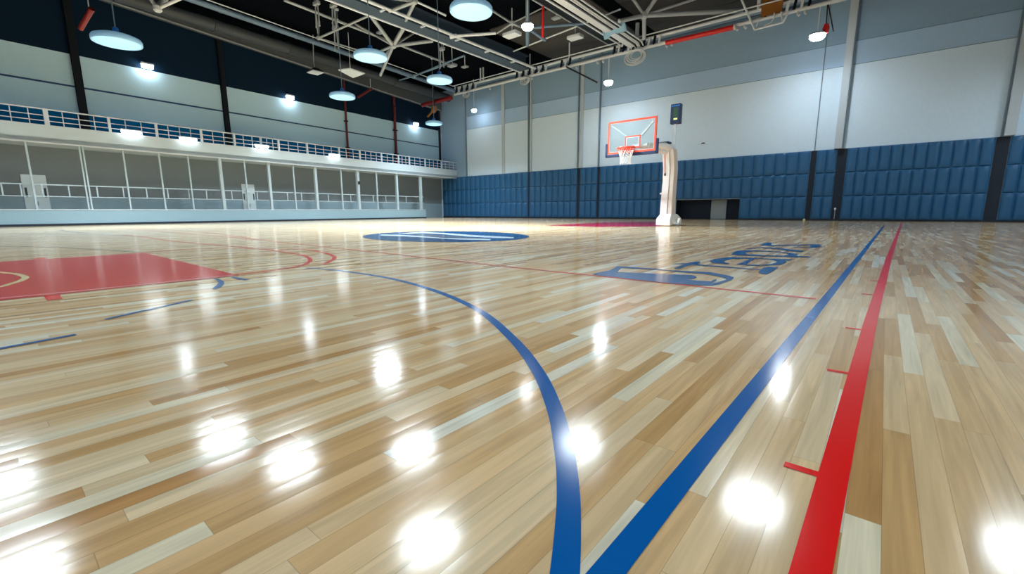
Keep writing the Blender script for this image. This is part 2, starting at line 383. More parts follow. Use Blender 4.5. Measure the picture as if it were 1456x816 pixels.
# near red key with its trim
patch('key', [[(-30, 374.5), (0, 372.5), (205, 359.5), (340, 391.5), (0, 427.5), (-40, 432)]], M['key'], 'big glossy red key at the left')
line('key_border', px((-30, 427), (120, 413), (330, 391.5)), 0.035, M['pink'], curved=False)
patch('key_block', [[(62, 421), (85, 419), (89, 425), (67, 427.5)]], M['red'])
patch('key_block', [[(47, 367.5), (64, 366.3), (66, 368.5), (49, 369.5)]], M['red'])
line('free_throw_circle', px((-60, 380), (0, 387.3), (22, 389.5), (36, 394), (30, 399), (14, 404), (0, 408), (-40, 414)), 0.05, M['cream'], 'cream arc inside the red key')
# red arcs beyond the key
line('free_throw_arc', px((205, 359), (250, 355.5), (310, 353), (364, 353.5), (405, 358.5), (430, 363), (441, 368.5), (437, 374), (420, 379.5), (385, 385), (330, 391)), 0.05, M['red'])
line('restraining_arc', px((395, 355), (425, 354.3), (447, 356.5), (465, 360.5), (475, 365), (473, 369.5), (459, 376)), 0.05, M['red'])
line('far_red_arc', px((175, 334), (205, 337), (240, 342), (290, 347), (340, 351), (364, 353.5)), 0.05, M['orange'])
line('far_line', px((10, 331.8), (80, 332.8), (150, 334), (190, 336)), 0.05, M['thin'])
line('far_line', px((-20, 349.8), (40, 350.5), (100, 352.5), (160, 356), (197, 358.5)), 0.045, M['thin'])
line('far_line', px((87, 326.3), (92, 328.3), (110, 330.5), (125, 331.3)), 0.06, M['thin'])
line('far_red_line', px((190, 324.5), (262, 328), (310, 332.5), (364, 340)), 0.04, M['orange'])
line('short_dash', px((543, 351.5), (561, 347)), 0.035, M['maroon'], curved=False)
# blue dashes
line('dash', px((-60, 507.5), (0, 496), (108, 476)), 0.034, M['blue'], curved=False)
line('dash', px((150, 454.3), (273, 426.8)), 0.034, M['blue'], curved=False)
line('dash', px((330, 394.2), (352, 398.4)), 0.045, M['blue'], curved=False)
patch('hook_mark', [[(303, 396.3), (311, 396.5), (318, 400), (319, 404), (314, 408.5), (306, 411.5), (301, 411.3), (308, 406), (310.5, 402), (308, 398.5)]], M['blue'], 'small blue crescent by the key corner')
# far crimson key at the basket
patch('far_key', [[(775, 320.6), (860, 316.2), (938, 315.2), (938, 322), (850, 322.6)]], M['crimson'], 'crimson key under the basket')
# centre logo: blue disc with pale sweeping stripes
cL, cR, cB, cT = fl(515, 335.2), fl(752, 335), fl(632, 344.3), fl(640, 328.9)
E0 = px(*[(634 + 118.5 * math.cos(t), 336.6 + 7.8 * math.sin(t)) for t in np.linspace(0, 2 * PI, 72, endpoint=False)])
patch('center_circle', [np.array(E0)], M['disc'], 'blue disc at the court centre')
def zl(*p): return [(500 + a * 0.1923, 320 + b * 0.1923) for a, b in p]
patch('center_stripe', [zl((215, 70), (350, 72), (520, 82), (680, 95), (1030, 103), (1025, 112), (800, 108), (560, 94), (390, 84), (215, 78))], M['logo_pale'])
patch('center_stripe', [zl((350, 63), (440, 55), (520, 51), (680, 58), (900, 75), (1200, 90), (1195, 98), (1060, 96), (850, 85), (680, 69), (520, 60), (420, 66))], M['logo_pale'])
patch('center_stripe', [zl((400, 74), (520, 68), (700, 78), (860, 92), (1010, 100), (860, 98), (690, 88), (540, 79))], M['thin'])
# lettering along the far sideline (u, v in a close view of it)
def a_(*p): return [(840 + u * 0.11676, 340 + v * 0.1167) for u, v in p]
def b3(*p): return [(1000 + u * 0.11676, 340 + v * 0.1167) for u, v in p]
big_top = a_((15, 432), (110, 405), (230, 385), (290, 352), (320, 333), (390, 335), (600, 349), (830, 364), (1010, 385), (1456, 405), (1560, 424), (1690, 448), (1745, 472), (1700, 505), (1570, 552), (1470, 568), (1370, 567), (1460, 546), (1550, 526), (1640, 502), (1652, 488), (1560, 458), (1400, 428), (1010, 398), (830, 377), (370, 352), (320, 402), (200, 408))
big_body = a_((15, 432), (200, 404), (320, 404), (600, 415), (830, 426), (960, 431), (1220, 440), (1270, 452), (1287, 466), (1270, 482), (1180, 492), (1300, 508), (1456, 517), (1462, 522), (1490, 500), (1530, 492), (1532, 503), (1500, 524), (1460, 548), (1370, 567), (1000, 546), (500, 492))
patch('lettering', [big_top], M['logo'], 'big hooked blue letter')
patch('lettering', [big_body], M['logo'])
t_stem = a_((970, 306), (1060, 299), (1180, 296), (1300, 306), (1456, 323), (1600, 332), (1800, 350), (2060, 370), (2060, 380), (1770, 358), (1456, 335), (1300, 322), (1180, 308), (1060, 306))
t_head = b3((670, 410), (690, 385), (730, 352), (800, 340), (915, 345), (860, 385), (780, 430), (715, 427))
t_bar = a_((1010, 358), (1110, 320), (1210, 286), (1280, 275), (1340, 277), (1310, 298), (1190, 325), (1080, 358), (1030, 363))
for p in (t_stem, t_head, t_bar): patch('lettering', [p], M['logo'])
e_ring = b3((75, 275), (130, 245), (300, 222), (600, 228), (850, 243), (1080, 245), (1070, 258), (1000, 262), (1012, 285), (950, 312), (840, 320), (690, 329), (520, 323), (520, 312), (700, 318), (820, 306), (890, 288), (893, 270), (800, 249), (600, 239), (350, 243), (245, 268), (265, 288), (325, 301), (300, 308), (170, 298), (90, 285))
e_bar = b3((400, 312), (600, 234), (628, 238), (510, 316))
for p in (e_ring, e_bar): patch('lettering', [p], M['logo'])
p_ring = b3((342, 192), (360, 165), (400, 145), (520, 138), (640, 138), (880, 150), (1060, 172), (1150, 184), (1140, 205), (1310, 216), (1310, 226), (1100, 221), (850, 213), (600, 207), (450, 198), (600, 186), (720, 198), (980, 203), (1040, 190), (1000, 172), (850, 156), (600, 150), (510, 164), (540, 186), (450, 198))
patch('lettering', [p_ring], M['logo'])
p_arc = b3((520, 118), (700, 100), (900, 107), (1060, 128), (1200, 139), (1230, 140), (1210, 158), (1060, 150), (880, 122), (700, 109), (540, 123))
r_head = b3((680, 73), (770, 45), (830, 42), (826, 74), (900, 74), (1100, 71), (1300, 64), (1410, 65), (1440, 75), (1410, 100), (1290, 107), (1100, 104), (1100, 98), (1290, 97), (1312, 86), (1300, 76), (1100, 81), (830, 86))
for p in (p_arc, r_head): patch('lettering', [p], M['logo'])

# ------------------------------------------------------------------ quilted wall pads
obj('baseboard_back', MB().box(-34.5, OX0, YB - 0.06, YB - 0.001, 0.001, 0.09).box(OX1, XR - 0.02, YB - 0.06, YB - 0.001, 0.001, 0.09), M['navy'], kind='structure')
def pad_mesh(w, z0, z1, rows):
    mb = MB(); nx, nz = 8, 10; g = 0.012
    h = (z1 - z0) / rows
    for r in range(rows):
        V = []; F = []
        for j in range(nz + 1):
            for i in range(nx + 1):
                a, c = 0.5 - 0.5 * math.cos(PI * i / nx), 0.5 - 0.5 * math.cos(PI * j / nz)
                bx = (1 - abs(2 * a - 1) ** 3) ** 0.8 if 0 < a < 1 else 0
                bz = (1 - abs(2 * c - 1) ** 14) ** 0.7 if 0 < c < 1 else 0
                V.append(((a - 0.5) * (w - g), -0.04 - 0.11 * bx * bz, z0 + r * h + c * h))
        for j in range(nz):
            for i in range(nx):
                k = j * (nx + 1) + i; F.append((k, k + 1, k + nx + 2, k + nx + 1))
        mb.add(V, F)
    mb.box(-w / 2, w / 2, -0.045, -0.003, z0, z1)
    return mb
def pads(x0, x1, n, where, z0=0.09, rows=3):
    w = (x1 - x0) / n; first = None
    for i in range(n):
        lab = 'blue quilted wall pad, %s from the left %s' % (ORD[i], where)
        if first is None:
            first = obj('wall_pad', pad_mesh(w, z0, PADTOP, rows), M['pad'], smooth=True, local=True, label=lab, cat='wall pad', group='quilted pads along the basket wall'); o = first
        else:
            o = first.copy(); COL.objects.link(o); o['label'] = lab
        o.location = (x0 + (i + 0.5) * w, YB, 0)
pads(-34.45, -23.65, 17, 'in the bay by the room corner')
pads(-23.47, -18.80, 8, 'in the second bay from the corner')
pads(-18.54, -17.02, 3, 'in the narrow bay before the hoop')
pads(-16.82, -11.08, 10, 'in the bay behind the hoop')
pads(-11.08, -7.04, 7, 'above the low dark opening', OZ + 0.02, 2)
pads(-7.04, -3.58, 6, 'right of the low dark opening')
pads(-3.28, -2.36, 2, 'in the narrow bay by the pale pilaster')
pads(-1.92, 3.55, 12, 'in the wide right bay')
pads(4.02, 8.95, 11, 'at the far right edge')
for x, w in ((-23.56, 0.3), (-18.67, 0.36), (-16.92, 0.3), (-3.43, 0.28), (-2.14, 0.42), (3.785, 0.44)):  # dark sheets paint the shadow in the gaps between pad bays
    obj('shade_gap_column', MB().box(x - w / 2, x + w / 2, YB - 0.03, YB - 0.002, 0.09, PADTOP), M['padgap'], kind='structure')

# ------------------------------------------------------------------ left gallery
DK, DF = 2.2, 2.35
S_END = 4.5
kerb = obj('kerb_wall', MB().lbox(S_END, 44, DK - 0.25, DK, 0, 0.72), M['kerb'], kind='structure')
obj('trim_kerb', MB().lbox(S_END - 0.02, 44, DK - 0.28, DK + 0.03, 0.72, 0.76), M['white'], kind='structure')
obj('baseboard_left', MB().lbox(S_END, 44, DK, DK + 0.025, 0.001, 0.10), M['navy'], kind='structure')
ZFB, ZFT = 3.72, 4.52
obj('balcony_slab', MB().lbox(-0.1, 44, 0, DF, ZFB + 0.05, ZFB + 0.25).lbox(-0.2, 44, DF - 0.14, DF, ZFB, ZFT), M['fascia'], kind='structure')
obj('trim_fascia', MB().lbox(-0.2, 44, DF, DF + 0.03, ZFB - 0.02, ZFB + 0.05), M['offwhite'], kind='structure')
# doors at the back of the gallery
def gdoor(name, p0, p1, top):
    s0, _ = Lpx(p0, top, 0.02); s1, zt = Lpx(p1, top, 0.02)
    r = empty(name, L((s0 + s1) / 2, 0.03, 0), kind='structure')
    zt = 2.42
    obj('door_leaf', MB().lbox(s1, s0, 0.005, 0.06, 0.01, zt), M['doorwhite'], r, bevel=0.01)
    m = (s0 + s1) / 2
    for k in (0.38, -0.38): obj('door_side_bar', MB().lbox(m + k * (s0 - s1) - 0.04, m + k * (s0 - s1) + 0.04, 0.06, 0.066, 1.35, 1.8), M['duct'], r)  # slim dark bars standing for the upright handles at the sides
    obj('door_handle', MB().lbox(m - 0.02, m + 0.02, 0.06, 0.10, 0.95, 1.15), M['steelgrey'], r)
gdoor('door_2', 28, 64, 248); gdoor('door_3', 343, 361, 264)
# posts between kerb and fascia
posts = [(13, .05, 'thin'), (53, .07, 'thin'), (126.8, .06, 'twin'), (131.4, .06, 'twin'), (186.5, .07, 'thin'), (236, .07, 'thin'), (276, .07, 'thin'), (319.5, .16, 'thick'), (354, .08, 'thin'), (387, .15, 'thick'), (421.5, .08, 'thin'), (452, .17, 'thick'), (488, .09, 'thin'), (511, .2, 'thick'), (537.5, .10, 'thin'), (565.5, .19, 'thick'), (599, .2, 'thick')]
posts = posts[1:]
POST_S = []
for i, (x, w, kd) in enumerate(posts):
    s, _ = Lpx(x, 298, DK - 0.1); POST_S.append(s)
    pr = empty('gallery_post', L(s, DK - 0.1, 0.76), '%s white gallery post, %s from the left, between kerb and balcony' % (kd, ORD[i]), 'post', 'posts along the gallery front')
    obj('shaft', MB().lbox(s - w / 2, s + w / 2, DK - 0.1 - w / 2, DK - 0.1 + w / 2, 0.765, ZFB - 0.005), M['postgrey'], pr, bevel=0.01)
    obj('foot_plate', MB().lbox(s - w / 2 - 0.01, s + w / 2 + 0.01, DK - 0.195, DK + 0.0, 0.761, 0.79), M['postgrey'], pr)
# gallery rail
gr = empty('gallery_railing', L(20, DK - 0.2, 0.76), 'white two-bar railing behind the gallery posts above the kerb', 'railing')
obj('top_rail', MB().lbox(S_END, 44, DK - 0.26, DK - 0.21, 1.86, 1.91), M['postgrey'], gr)
obj('lower_rail', MB().lbox(S_END, 44, DK - 0.26, DK - 0.21, 1.33, 1.37), M['postgrey'], gr)
for x in (3, 30, 60, 98, 138, 175, 208, 238, 268, 293, 329, 365, 408, 428, 466, 498, 530, 548, 577):
    s, _ = Lpx(x, 270, DK - 0.23)
    obj('baluster', MB().lbox(s - 0.025, s + 0.025, DK - 0.255, DK - 0.215, 1.37, 1.86), M['postgrey'], gr)
for s in POST_S:
    obj('bracket', MB().lbox(s - 0.03, s + 0.03, DK - 0.21, DK - 0.202, 1.84, 1.92), M['postgrey'], gr)
# balcony railing
ZR = 5.24
br = empty('balcony_railing', L(15, DF - 0.07, ZFT), 'long white three-rail railing along the balcony edge', 'railing')
for z, h in ((ZR, .055), (ZFT + 0.43, .03), (ZFT + 0.20, .03)):
    obj('rail', MB().lbox(-0.2, 44, DF - 0.10, DF - 0.05, z - h, z), M['white'], br)
bp = [74, 161, 226.5, 289, 335, 372, 397, 437, 482, 511.5, 542, 566, 581.5, 604, 627, 649.3]
bs = [Lpx(x, 215, DF - 0.07)[0] for x in bp]
bs = [bs[0] + (bs[0] - bs[1]) * 1.0] + bs
for i, s in enumerate(bs):
    w = 0.10 if i not in (1,) else 0.16
    obj('post', MB().lbox(s - w / 2, s + w / 2, DF - 0.13, DF - 0.03, ZFT, ZR), M['white'], br)
    if i + 1 < len(bs):
        gap = s - bs[i + 1]; n = 3 if gap > 2 else 2
        for k in range(1, n + 1):
            q = s - gap * k / (n + 1)
            obj('baluster', MB().lbox(q - 0.015, q + 0.015, DF - 0.09, DF - 0.06, ZFT, ZR - 0.07), M['white'], br)
# pilasters / pipes on the upper left wall
for k, (pxx, pyy, w, m, lab, cat) in enumerate([(111, 110, .30, 'dark', 'black steel upright on the upper left wall nearest the camera', 'upright'), (316, 110, .26, 'dark', 'black steel upright on the upper left wall above the balcony middle', 'upright'), (492.5, 180, .18, 'maroon', 'thin maroon pipe running up the left wall', 'pipe'), (561, 170, .26, 'maroon', 'thick maroon pipe running up the left wall near the corner', 'pipe')]):
    s, _ = Lpx(pxx, pyy, 0.12)
    r = empty('wall_upright' if cat == 'upright' else 'riser_pipe', L(s, 0.1, 4.6), lab, cat)
    if cat == 'upright':
        obj('web', MB().lbox(s - w * .18, s + w * .18, 0.03, 0.2, ZFB + 0.26, CEIL - 0.02), M[m], r)
        obj('flange', MB().lbox(s - w / 2, s + w / 2, 0.2, 0.23, ZFB + 0.26, CEIL - 0.02), M[m], r)
        obj('flange', MB().lbox(s - w / 2, s + w / 2, 0.002, 0.03, ZFB + 0.26, CEIL - 0.02), M[m], r)
    else:
        p = L(s, 0.145, 0)
        obj('pipe', MB().tube([(p[0], p[1], ZFB + 0.26), (p[0], p[1], CEIL - 0.02)], w * .44, 12), M[m], r, smooth=True)
        for z in (5.6, 7.6, 9.6): obj('clamp', MB().lbox(s - w * .7, s + w * .7, 0.002, 0.145 + w * .46, z, z + 0.08), M['dark'], r)

# ------------------------------------------------------------------ lamps
LAMP_Z = 7.2
def lamp_proto(R, lens, label):
    r = empty('pendant_lamp', (0, 0, 0), label, 'lamp', 'round pendant lamps')
    k = R / 0.72
    sh = MB().lathe([(R * 0.90, 0.02), (R * 0.98, 0.0), (R, 0.03), (R, 0.13 * k), (R * 0.95, 0.19 * k), (R * 0.75, 0.25 * k), (R * 0.4, 0.31 * k), (0.12, 0.34 * k)])
    obj('lamp_shell', sh, M['lampblue'], r, smooth=True)
    obj('lens', MB().lathe([(R * 0.6, -0.02), (R * 0.85, -0.012), (R * 0.905, 0.015), (R * 0.905, 0.03)], n=40), lens, r, smooth=True)
    obj('knob', MB().lathe([(0.06, 0.34 * k), (0.10, 0.37 * k), (0.10, 0.5 * k), (0.05, 0.54 * k)], n=16), M['lampknob'], r, smooth=True)
    obj('cord', MB().tube([(0, 0, 0.5 * k), (0, 0, CEIL - LAMP_Z - 0.06)], 0.022, 8), M['bluepipe'], r)
    obj('ceiling_cap', MB().lathe([(0.09, CEIL - LAMP_Z - 0.1), (0.11, CEIL - LAMP_Z - 0.02)], n=16), M['white'], r)
    return r
def beam(o, size, power, spread, col=(0.76, 0.90, 1.0)):
    l = bpy.data.lights.new('lamp_beam', 'AREA'); l.shape = 'DISK'; l.size = size; l.energy = power; l.color = col; l.spread = math.radians(spread)
    q = bpy.data.objects.new('lamp_beam', l); COL.objects.link(q); q.parent = o; q.location = (0, 0, -0.05); return q
VIS = [((670, 18), .72, 'round pale blue pendant lamp at the top middle, largest in view'), ((167, 62), .80, 'round pale blue pendant lamp hanging before the left dark wall'), ((527, 83), .71, 'round pale blue pendant lamp below the radiating braces'),
       ((487, 139), .72, 'round pale blue pendant lamp with its shade against the left wall top'), ((625, 116), .66, 'round pale blue pendant lamp under the slate girder'), ((617, 177), .65, 'small round pendant lamp in the far room corner')]
BEAM_SP = 155
BEAM_W = [1000, 420, 560, 330, 560, 330]
proto = None
for ((x, y), R, lab), bw in zip(VIS, BEAM_W):
    p = fl(x, y, LAMP_Z)
    o = lamp_proto(R, M['lens'], lab); o.location = p
    beam(o, R * 1.6, bw, {167: 110, 670: 128}.get(x, 145))
# lamps overhead, out of the frame, many of them mirrored in the varnish
OFF = [(-17.0, 4.6), (-13.7, 5.45), (-11.3, 8.4), (-7.6, 6.0), (-7.2, 12.2), (-1.94, 12.45), (3.3, 14.4), (-19.0, -0.5), (-13.9, -0.3), (-7.5, -1.0), (-2.0, 3.0), (3.0, 4.0), (-26.0, -4.0), (-13.5, -7.5), (-2.0, -6.0), (5.6, 21.5), (6.9, 26.3)]  # last pair added out of view to brighten the basket wall
hot = None
for i, (x, y) in enumerate(OFF):
    lab = 'round pendant lamp overhead out of view, many mirrored in the varnish, the last added for light'
    if hot is None: hot = lamp_proto(0.78, M['lens_hot'], lab); o = hot
    else: o = copy_thing(hot, (x, y, LAMP_Z), lab)
    o.location = (x, y, LAMP_Z)

# small bright lamps hung near the basket wall
def small_lamp(p, top, lab, R=0.3):
    r = empty('small_pendant', p, lab, 'lamp')
    c = tuple(p)
    obj('lamp_head', MB().lathe([(R * 0.7, 0.1), (R, 0.13), (R * 0.8, 0.22), (0.06, 0.28)], c, 24), M['white'], r, smooth=True)
    obj('bulb', MB().lathe([(R * 0.3, -0.1), (R * 0.7, -0.06), (R * 0.92, 0.02), (R * 0.9, 0.1), (R * 0.7, 0.13)], c, 24), M['led'], r, smooth=True)
    if top < 11: q = beam(r, 0.5, 75, 170); q.location = (0, 0, -0.13)
    obj('cord', MB().tube([(c[0], c[1], c[2] + 0.27), (c[0], c[1], top)], 0.025, 8), M['white'], r)
TY = 27.6
small_lamp(onY(865, 119, TY), 10.3, 'small glaring white lamp hung from the pipe above the hoop')
small_lamp(onY(1162, 54, TY), 10.3, 'small glaring white lamp hung beside the red cable plug', .36)
small_lamp(onY(674, 158, 29.4), 11.9, 'small glaring white lamp in the corner by the basket wall', .24)
small_lamp(fl(750, 40, 9.6), 11.9, 'small glaring white lamp among the roof braces', .30)
# wall floodlights on the left wall
for (x, y, lab) in [(210, 95, 'glaring floodlight on the left wall behind the nearest pendant lamp'), (413, 139, 'glaring floodlight on the middle of the left wall'), (592, 177, 'glaring floodlight on the left wall near the corner')]:
    s, z = Lpx(x, y, 0.3)
    r = empty('wall_floodlight', L(s, 0.0, z), lab, 'floodlight', 'floodlights on the left wall')
    obj('housing', MB().lbox(s - .28, s + .28, 0.14, 0.36, z + 0.11, z + 0.2).lbox(s - .1, s + .1, 0.001, 0.16, z + 0.05, z + 0.18), M['white'], r)
    obj('lens', MB().lbox(s - .26, s + .26, 0.15, 0.35, z - 0.08, z + 0.11), M['flood'], r, bevel=0.05)
for (x, y, lab) in [(187, 188, 'glowing strip light on the balcony edge, nearest of four'), (268, 198, 'glowing strip light on the balcony edge, second nearest of four'), (373, 208.5, 'glowing strip light on the balcony edge, third nearest of four'), (476, 221, 'glowing strip light on the balcony edge, farthest of four')]:
    s, z = Lpx(x, y, DF + 0.15)
    r = empty('fascia_light', L(s, DF, z), lab, 'strip light', 'strip lights along the balcony')
    obj('housing', MB().lbox(s - .42, s + .42, DF + 0.002, DF + 0.2, z + 0.07, z + 0.13), M['white'], r)
    obj('lens', MB().lbox(s - .40, s + .40, DF + 0.04, DF + 0.2, z - 0.05, z + 0.07), M['strip'], r, bevel=0.03)

# ------------------------------------------------------------------ roof steel
# lighting truss parallel to the basket wall
TZ = 10.4
X0, X1 = -29.3, 8.8
T = empty('lighting_truss', (-10, TY, TZ), 'long cream and white pipe truss with clamps along the basket wall', 'truss')
obj('lower_pipe', MB().tube([(X0, TY, TZ), (X1, TY, TZ)], 0.10, 12), M['offwhite'], T, smooth=True)
obj('upper_pipe', MB().tube([(X0, TY + 0.1, TZ + 0.5), (X1, TY + 0.1, TZ + 0.5)], 0.09, 12), M['white'], T, smooth=True)
obj('conduit', MB().tube([(X0, TY + 0.3, TZ + 0.25), (X1, TY + 0.3, TZ + 0.25)], 0.11, 12), M['bluepipe'], T, smooth=True)
obj('thin_pipe', MB().tube([(X0, TY - 0.2, TZ + 0.62), (X1, TY - 0.2, TZ + 0.62)], 0.035, 8), M['white'], T)
def lattice(xa, xb):
    n = max(2, int((xb - xa) / 0.3))
    for i in range(n):
        x = xa + (xb - xa) * (i + 0.5) / n
        obj('clamp', MB().bar((x, TY - 0.05, TZ + 0.02), (x + 0.06, TY, TZ + 0.52), 0.09, 0.12), M['white'] if i % 2 else M['dark'], T)
for a, b_ in ((-29.2, -26.6), (-22.6, -19.6), (-18.6, -17.6), (-14.6, -11.3), (-6.0, -3.8)): lattice(a, b_)
for x in (-25.2, -21.0, -17.2, -15.6, -15.2, -11.0, -10.7, -7.2, -6.8, -4.4, -4.1):
    obj('hook', MB().tube([(x, TY, TZ - 0.08), (x, TY - 0.05, TZ - 0.22), (x + 0.08, TY - 0.05, TZ - 0.3)], 0.06, 8), M['offwhite'], T, smooth=True)
for x, w in ((-26.2, .06), (-25.9, .06), (-21.2, .05), (-17.8, .05), (-12.9, .12), (-6.2, .1), (2, .1)):
    obj('hanger', MB().tube([(x, TY, TZ + 0.5), (x, TY, CEIL - 0.1)], w, 8), M['white'], T)
# cable coils tied to the truss
def coil(x, lab, m='offwhite', R=0.42):
    mb = MB(); random.seed(int(x * 10) + 5)
    for k in range(6):
        rr = R * (0.55 + 0.09 * k); c = (x + random.uniform(-.1, .1), TY - 0.15 - 0.03 * k, TZ - 0.12 - rr * 0.75)
        mb.tube([(c[0] + rr * 1.25 * math.cos(a), c[1], c[2] + rr * .8 * math.sin(a)) for a in np.linspace(0, 2 * PI, 29)], 0.028, 6, cap=False)
    obj('cable_coil', mb, M[m], smooth=True, label=lab, cat='cable')
coil(-12.9, 'white cable coil hanging below the truss where the cable tray meets it', R=0.55)
coil(-21.4, 'white cable coil hanging below the truss end of the slate girder', R=0.32)
coil(-27.6, 'white cable coil hanging from the far end of the truss', R=0.3)
# red tubes
def tube_thing(name, a, b_, r, m, lab, cat, extra=None):
    t = empty(name, a, lab, cat)
    obj('tube', MB().tube([a, b_], r, 14), M[m], t, smooth=True)
    A, B = Vector(a), Vector(b_); d = (B - A).normalized()
    obj('end_cap', MB().tube([B - d * 0.02, B + d * 0.09], r * 1.12, 14), M['offwhite' if m == 'redtube' else m], t, smooth=True)
    if extra: obj('wire', MB().tube(extra, 0.02, 6), M['white'], t)
    return t
tube_thing('red_tube', tuple(onY(947, 61, TY - 0.1)), tuple(onY(1044, 38.5, TY - 0.1)), 0.13, 'redtube', 'long bright red tube lying under the truss pipe', 'tube')
tube_thing('red_tube', tuple(fl(600, 149.5, 9.9)), tuple(onY(641, 139, TY)), 0.17, 'darkred', 'dark red tube at the far left end of the truss', 'tube')
tube_thing('red_tube', tuple(fl(509, 138, 9.6)), tuple(fl(527, 127, 10.0)), 0.10, 'maroon', 'short dark red tube slung from a wire before the bulkhead', 'tube', [tuple(fl(527, 127, 10.0)), (*fl(527, 127, 10.0)[:2], 10.9)])
tube_thing('red_tube', tuple(fl(114, 41, 8.4)), tuple(fl(129, 15, 9.0)), 0.10, 'darkred', 'short red tube hanging from a wire at the top left', 'tube', [tuple(fl(127, 15, 9.0)), (*fl(127, 15, 9.0)[:2], CEIL - 0.02)])
p = fl(772, 30, 10.5)
tube_thing('red_pipe', (p[0], p[1], 9.7), (p[0], p[1], CEIL - 0.097), 0.06, 'redtube', 'thin upright red pipe among the dark roof braces', 'pipe')
# slate girder and the other beams running down the hall
G = empty('roof_girder', (-21.4, 20, 10.4), 'slate blue roof girder running down the hall to the truss', 'girder')
YG0 = -12.8
obj('beam', MB().box(-21.85, -20.95, YG0, TY - 0.35, 10.75, 10.81).box(-21.50, -21.30, YG0, TY - 0.35, 10.81, 11.6).box(-21.8, -21.0, YG0, TY - 0.35, 11.6, 11.66), M['girder'], G)
obj('edge_rail', MB().box(-21.97, -21.85, YG0, TY - 0.1, 10.70, 10.84), M['white'], G)
obj('edge_rail', MB().tube([(-20.62, YG0, 10.78), (-20.62, TY - 0.1, 10.78)], 0.085, 10), M['white'], G, smooth=True)
for y in np.arange(9.5, 27.3, 2.6):
    obj('bracket', MB().box(-20.98, -20.58, y, y + 0.09, 10.66, 10.74), M['white'], G)
B2 = empty('cable_tray', (-12.9, 22, 10.6), 'fat cream cable tray with bundled cables running down the hall to the truss', 'cable tray')
obj('tray', MB().box(-13.35, -12.95, YG0, TY + 0.6, 10.58, 10.66).box(-13.35, -13.3, YG0, TY + 0.6, 10.66, 10.8), M['offwhite'], B2)
for k, (x, r, m) in enumerate([(-12.88, .05, 'dark'), (-12.76, .06, 'offwhite'), (-12.64, .045, 'offwhite'), (-12.52, .04, 'dark'), (-12.40, .045, 'white')]):
    obj('cable', MB().tube([(x, YG0, 10.66), (x, 12, 10.66), (x, TY - 0.4, 10.66), (x - 0.1, TY + 0.3, 10.55 - 0.04 * k)], r, 8), M[m], B2, smooth=True)
tube_thing('roof_pipe', (-14.05, YG0, 10.95), (-14.05, TY + 0.1, 10.95), 0.06, 'white', 'thin white pipe left of the cream cable tray', 'pipe')
B3 = empty('roof_joist', (-14.7, 22, 11.2), 'dark roof joist with pale lower edge left of the cable tray', 'joist')
obj('beam', MB().box(-14.95, -14.55, YG0, TY + 2, 11.25, 11.75), M['dark'], B3)
obj('lower_edge', MB().box(-15.03, -14.95, YG0, TY + 2, 11.2, 11.3), M['steelgrey'], B3)
# right-hand frame bracket on the truss
fr = empty('truss_bracket', tuple(onY(1073, 42, TY - 0.2)), 'white angular frame bracket hanging on the right end of the truss', 'bracket')
def YP(x, y, o=-0.2): return tuple(onY(x, y, TY + o))
for a, b_ in (((1052, -6), (1073, 42)), ((1073, 42), (1113, 32)), ((1113, 32), (1121, 17)), ((1113, 32), (1111, 17))): obj('bar', MB().tube([YP(*a), YP(*b_)], 0.05, 8), M['white'], fr)
obj('cable', MB().tube([YP(1075, 38), YP(1079, 29), YP(1088, 25), YP(1098, 23)], 0.03, 6), M['offwhite'], fr)
obj('cable', MB().tube([YP(1086, 37), YP(1096, 32), YP(1101, 25), YP(1101, 18)], 0.03, 6), M['offwhite'], fr)
obj('gusset', MB().box(-6.05, -5.1, TY - 0.1, TY + 0.0, 10.45, 11.6), M['brass'], fr)
# braces: pipes spread from a node between the girders and the deck
def brace(name, node, zn, ends, r, m, lab):
    c = fl(*node, zn); t = empty(name, c, lab, 'brace')
    obj('node', MB().lathe([(r * 1.2, -r * 1.8), (r * 2, -r), (r * 2.1, r), (r * 1.2, r * 1.9)], c, 12), M[m], t, smooth=True)
    for (x, y, z, k) in ends:
        q = fl(x, y, z); obj('pipe', MB().tube([tuple(c), tuple(q)], r * k, 10), M[m], t, smooth=True)
    return t
brace('roof_brace', (559, 65), 10.1, [(527, 22, 10.8, 1.2), (573, 41, 10.8, 1.4), (588, 47, 11.6, .8), (615, 58, 10.8, 1.2), (536, 75, 10.2, .9), (545, 82, 10.2, .9), (541, 107, 9.3, 1.0), (505, 34, 11.3, .7)], 0.085, 'steelgrey', 'star of pale grey brace pipes below the slate girder')
brace('roof_brace', (916, 22), 11.2, [(899, -3, 11.9, .8), (934, -4, 11.9, 1.1), (990, -2, 11.9, .7), (1056, 15, 11.3, 1.2), (880, 30, 10.7, 1.1), (916, 55, 10.5, 1.1)], 0.10, 'steelgrey', 'white brace pipes spreading above the truss right of the cable tray')
brace('roof_brace', (728, 33), 10.9, [(792, 1, 11.8, .5), (707, 47, 10.8, .7), (700, 15, 11.8, .9), (752, 43, 10.9, 1.0)], 0.07, 'steelgrey', 'thin brace pipes meeting left of the glaring roof lamp')
brace('roof_brace', (750, 40), 10.6, [(833, 33, 11.0, 1.1), (775, 57, 10.6, 1.2), (750, -4, 11.9, 1.5), (750, 64, 10.5, 1.5)], 0.07, 'bluepipe', 'pale blue brace pipes round the glaring roof lamp')
brace('roof_brace', (224, 12), 9.6, [(212, -4, 10.0, .9), (236, -4, 10.4, 1.5), (258, -3, 10.0, .9)], 0.085, 'offwhite', 'white V-shaped brace at the top left edge')
brace('roof_brace', (453, 54), 10.3, [(525, 22, 10.8, 1.0), (453, 20, 11.6, .8), (449, 20, 11.6, .8), (512, 72, 10.2, .6)], 0.06, 'steelgrey', 'pale brace pipes left of the star brace')
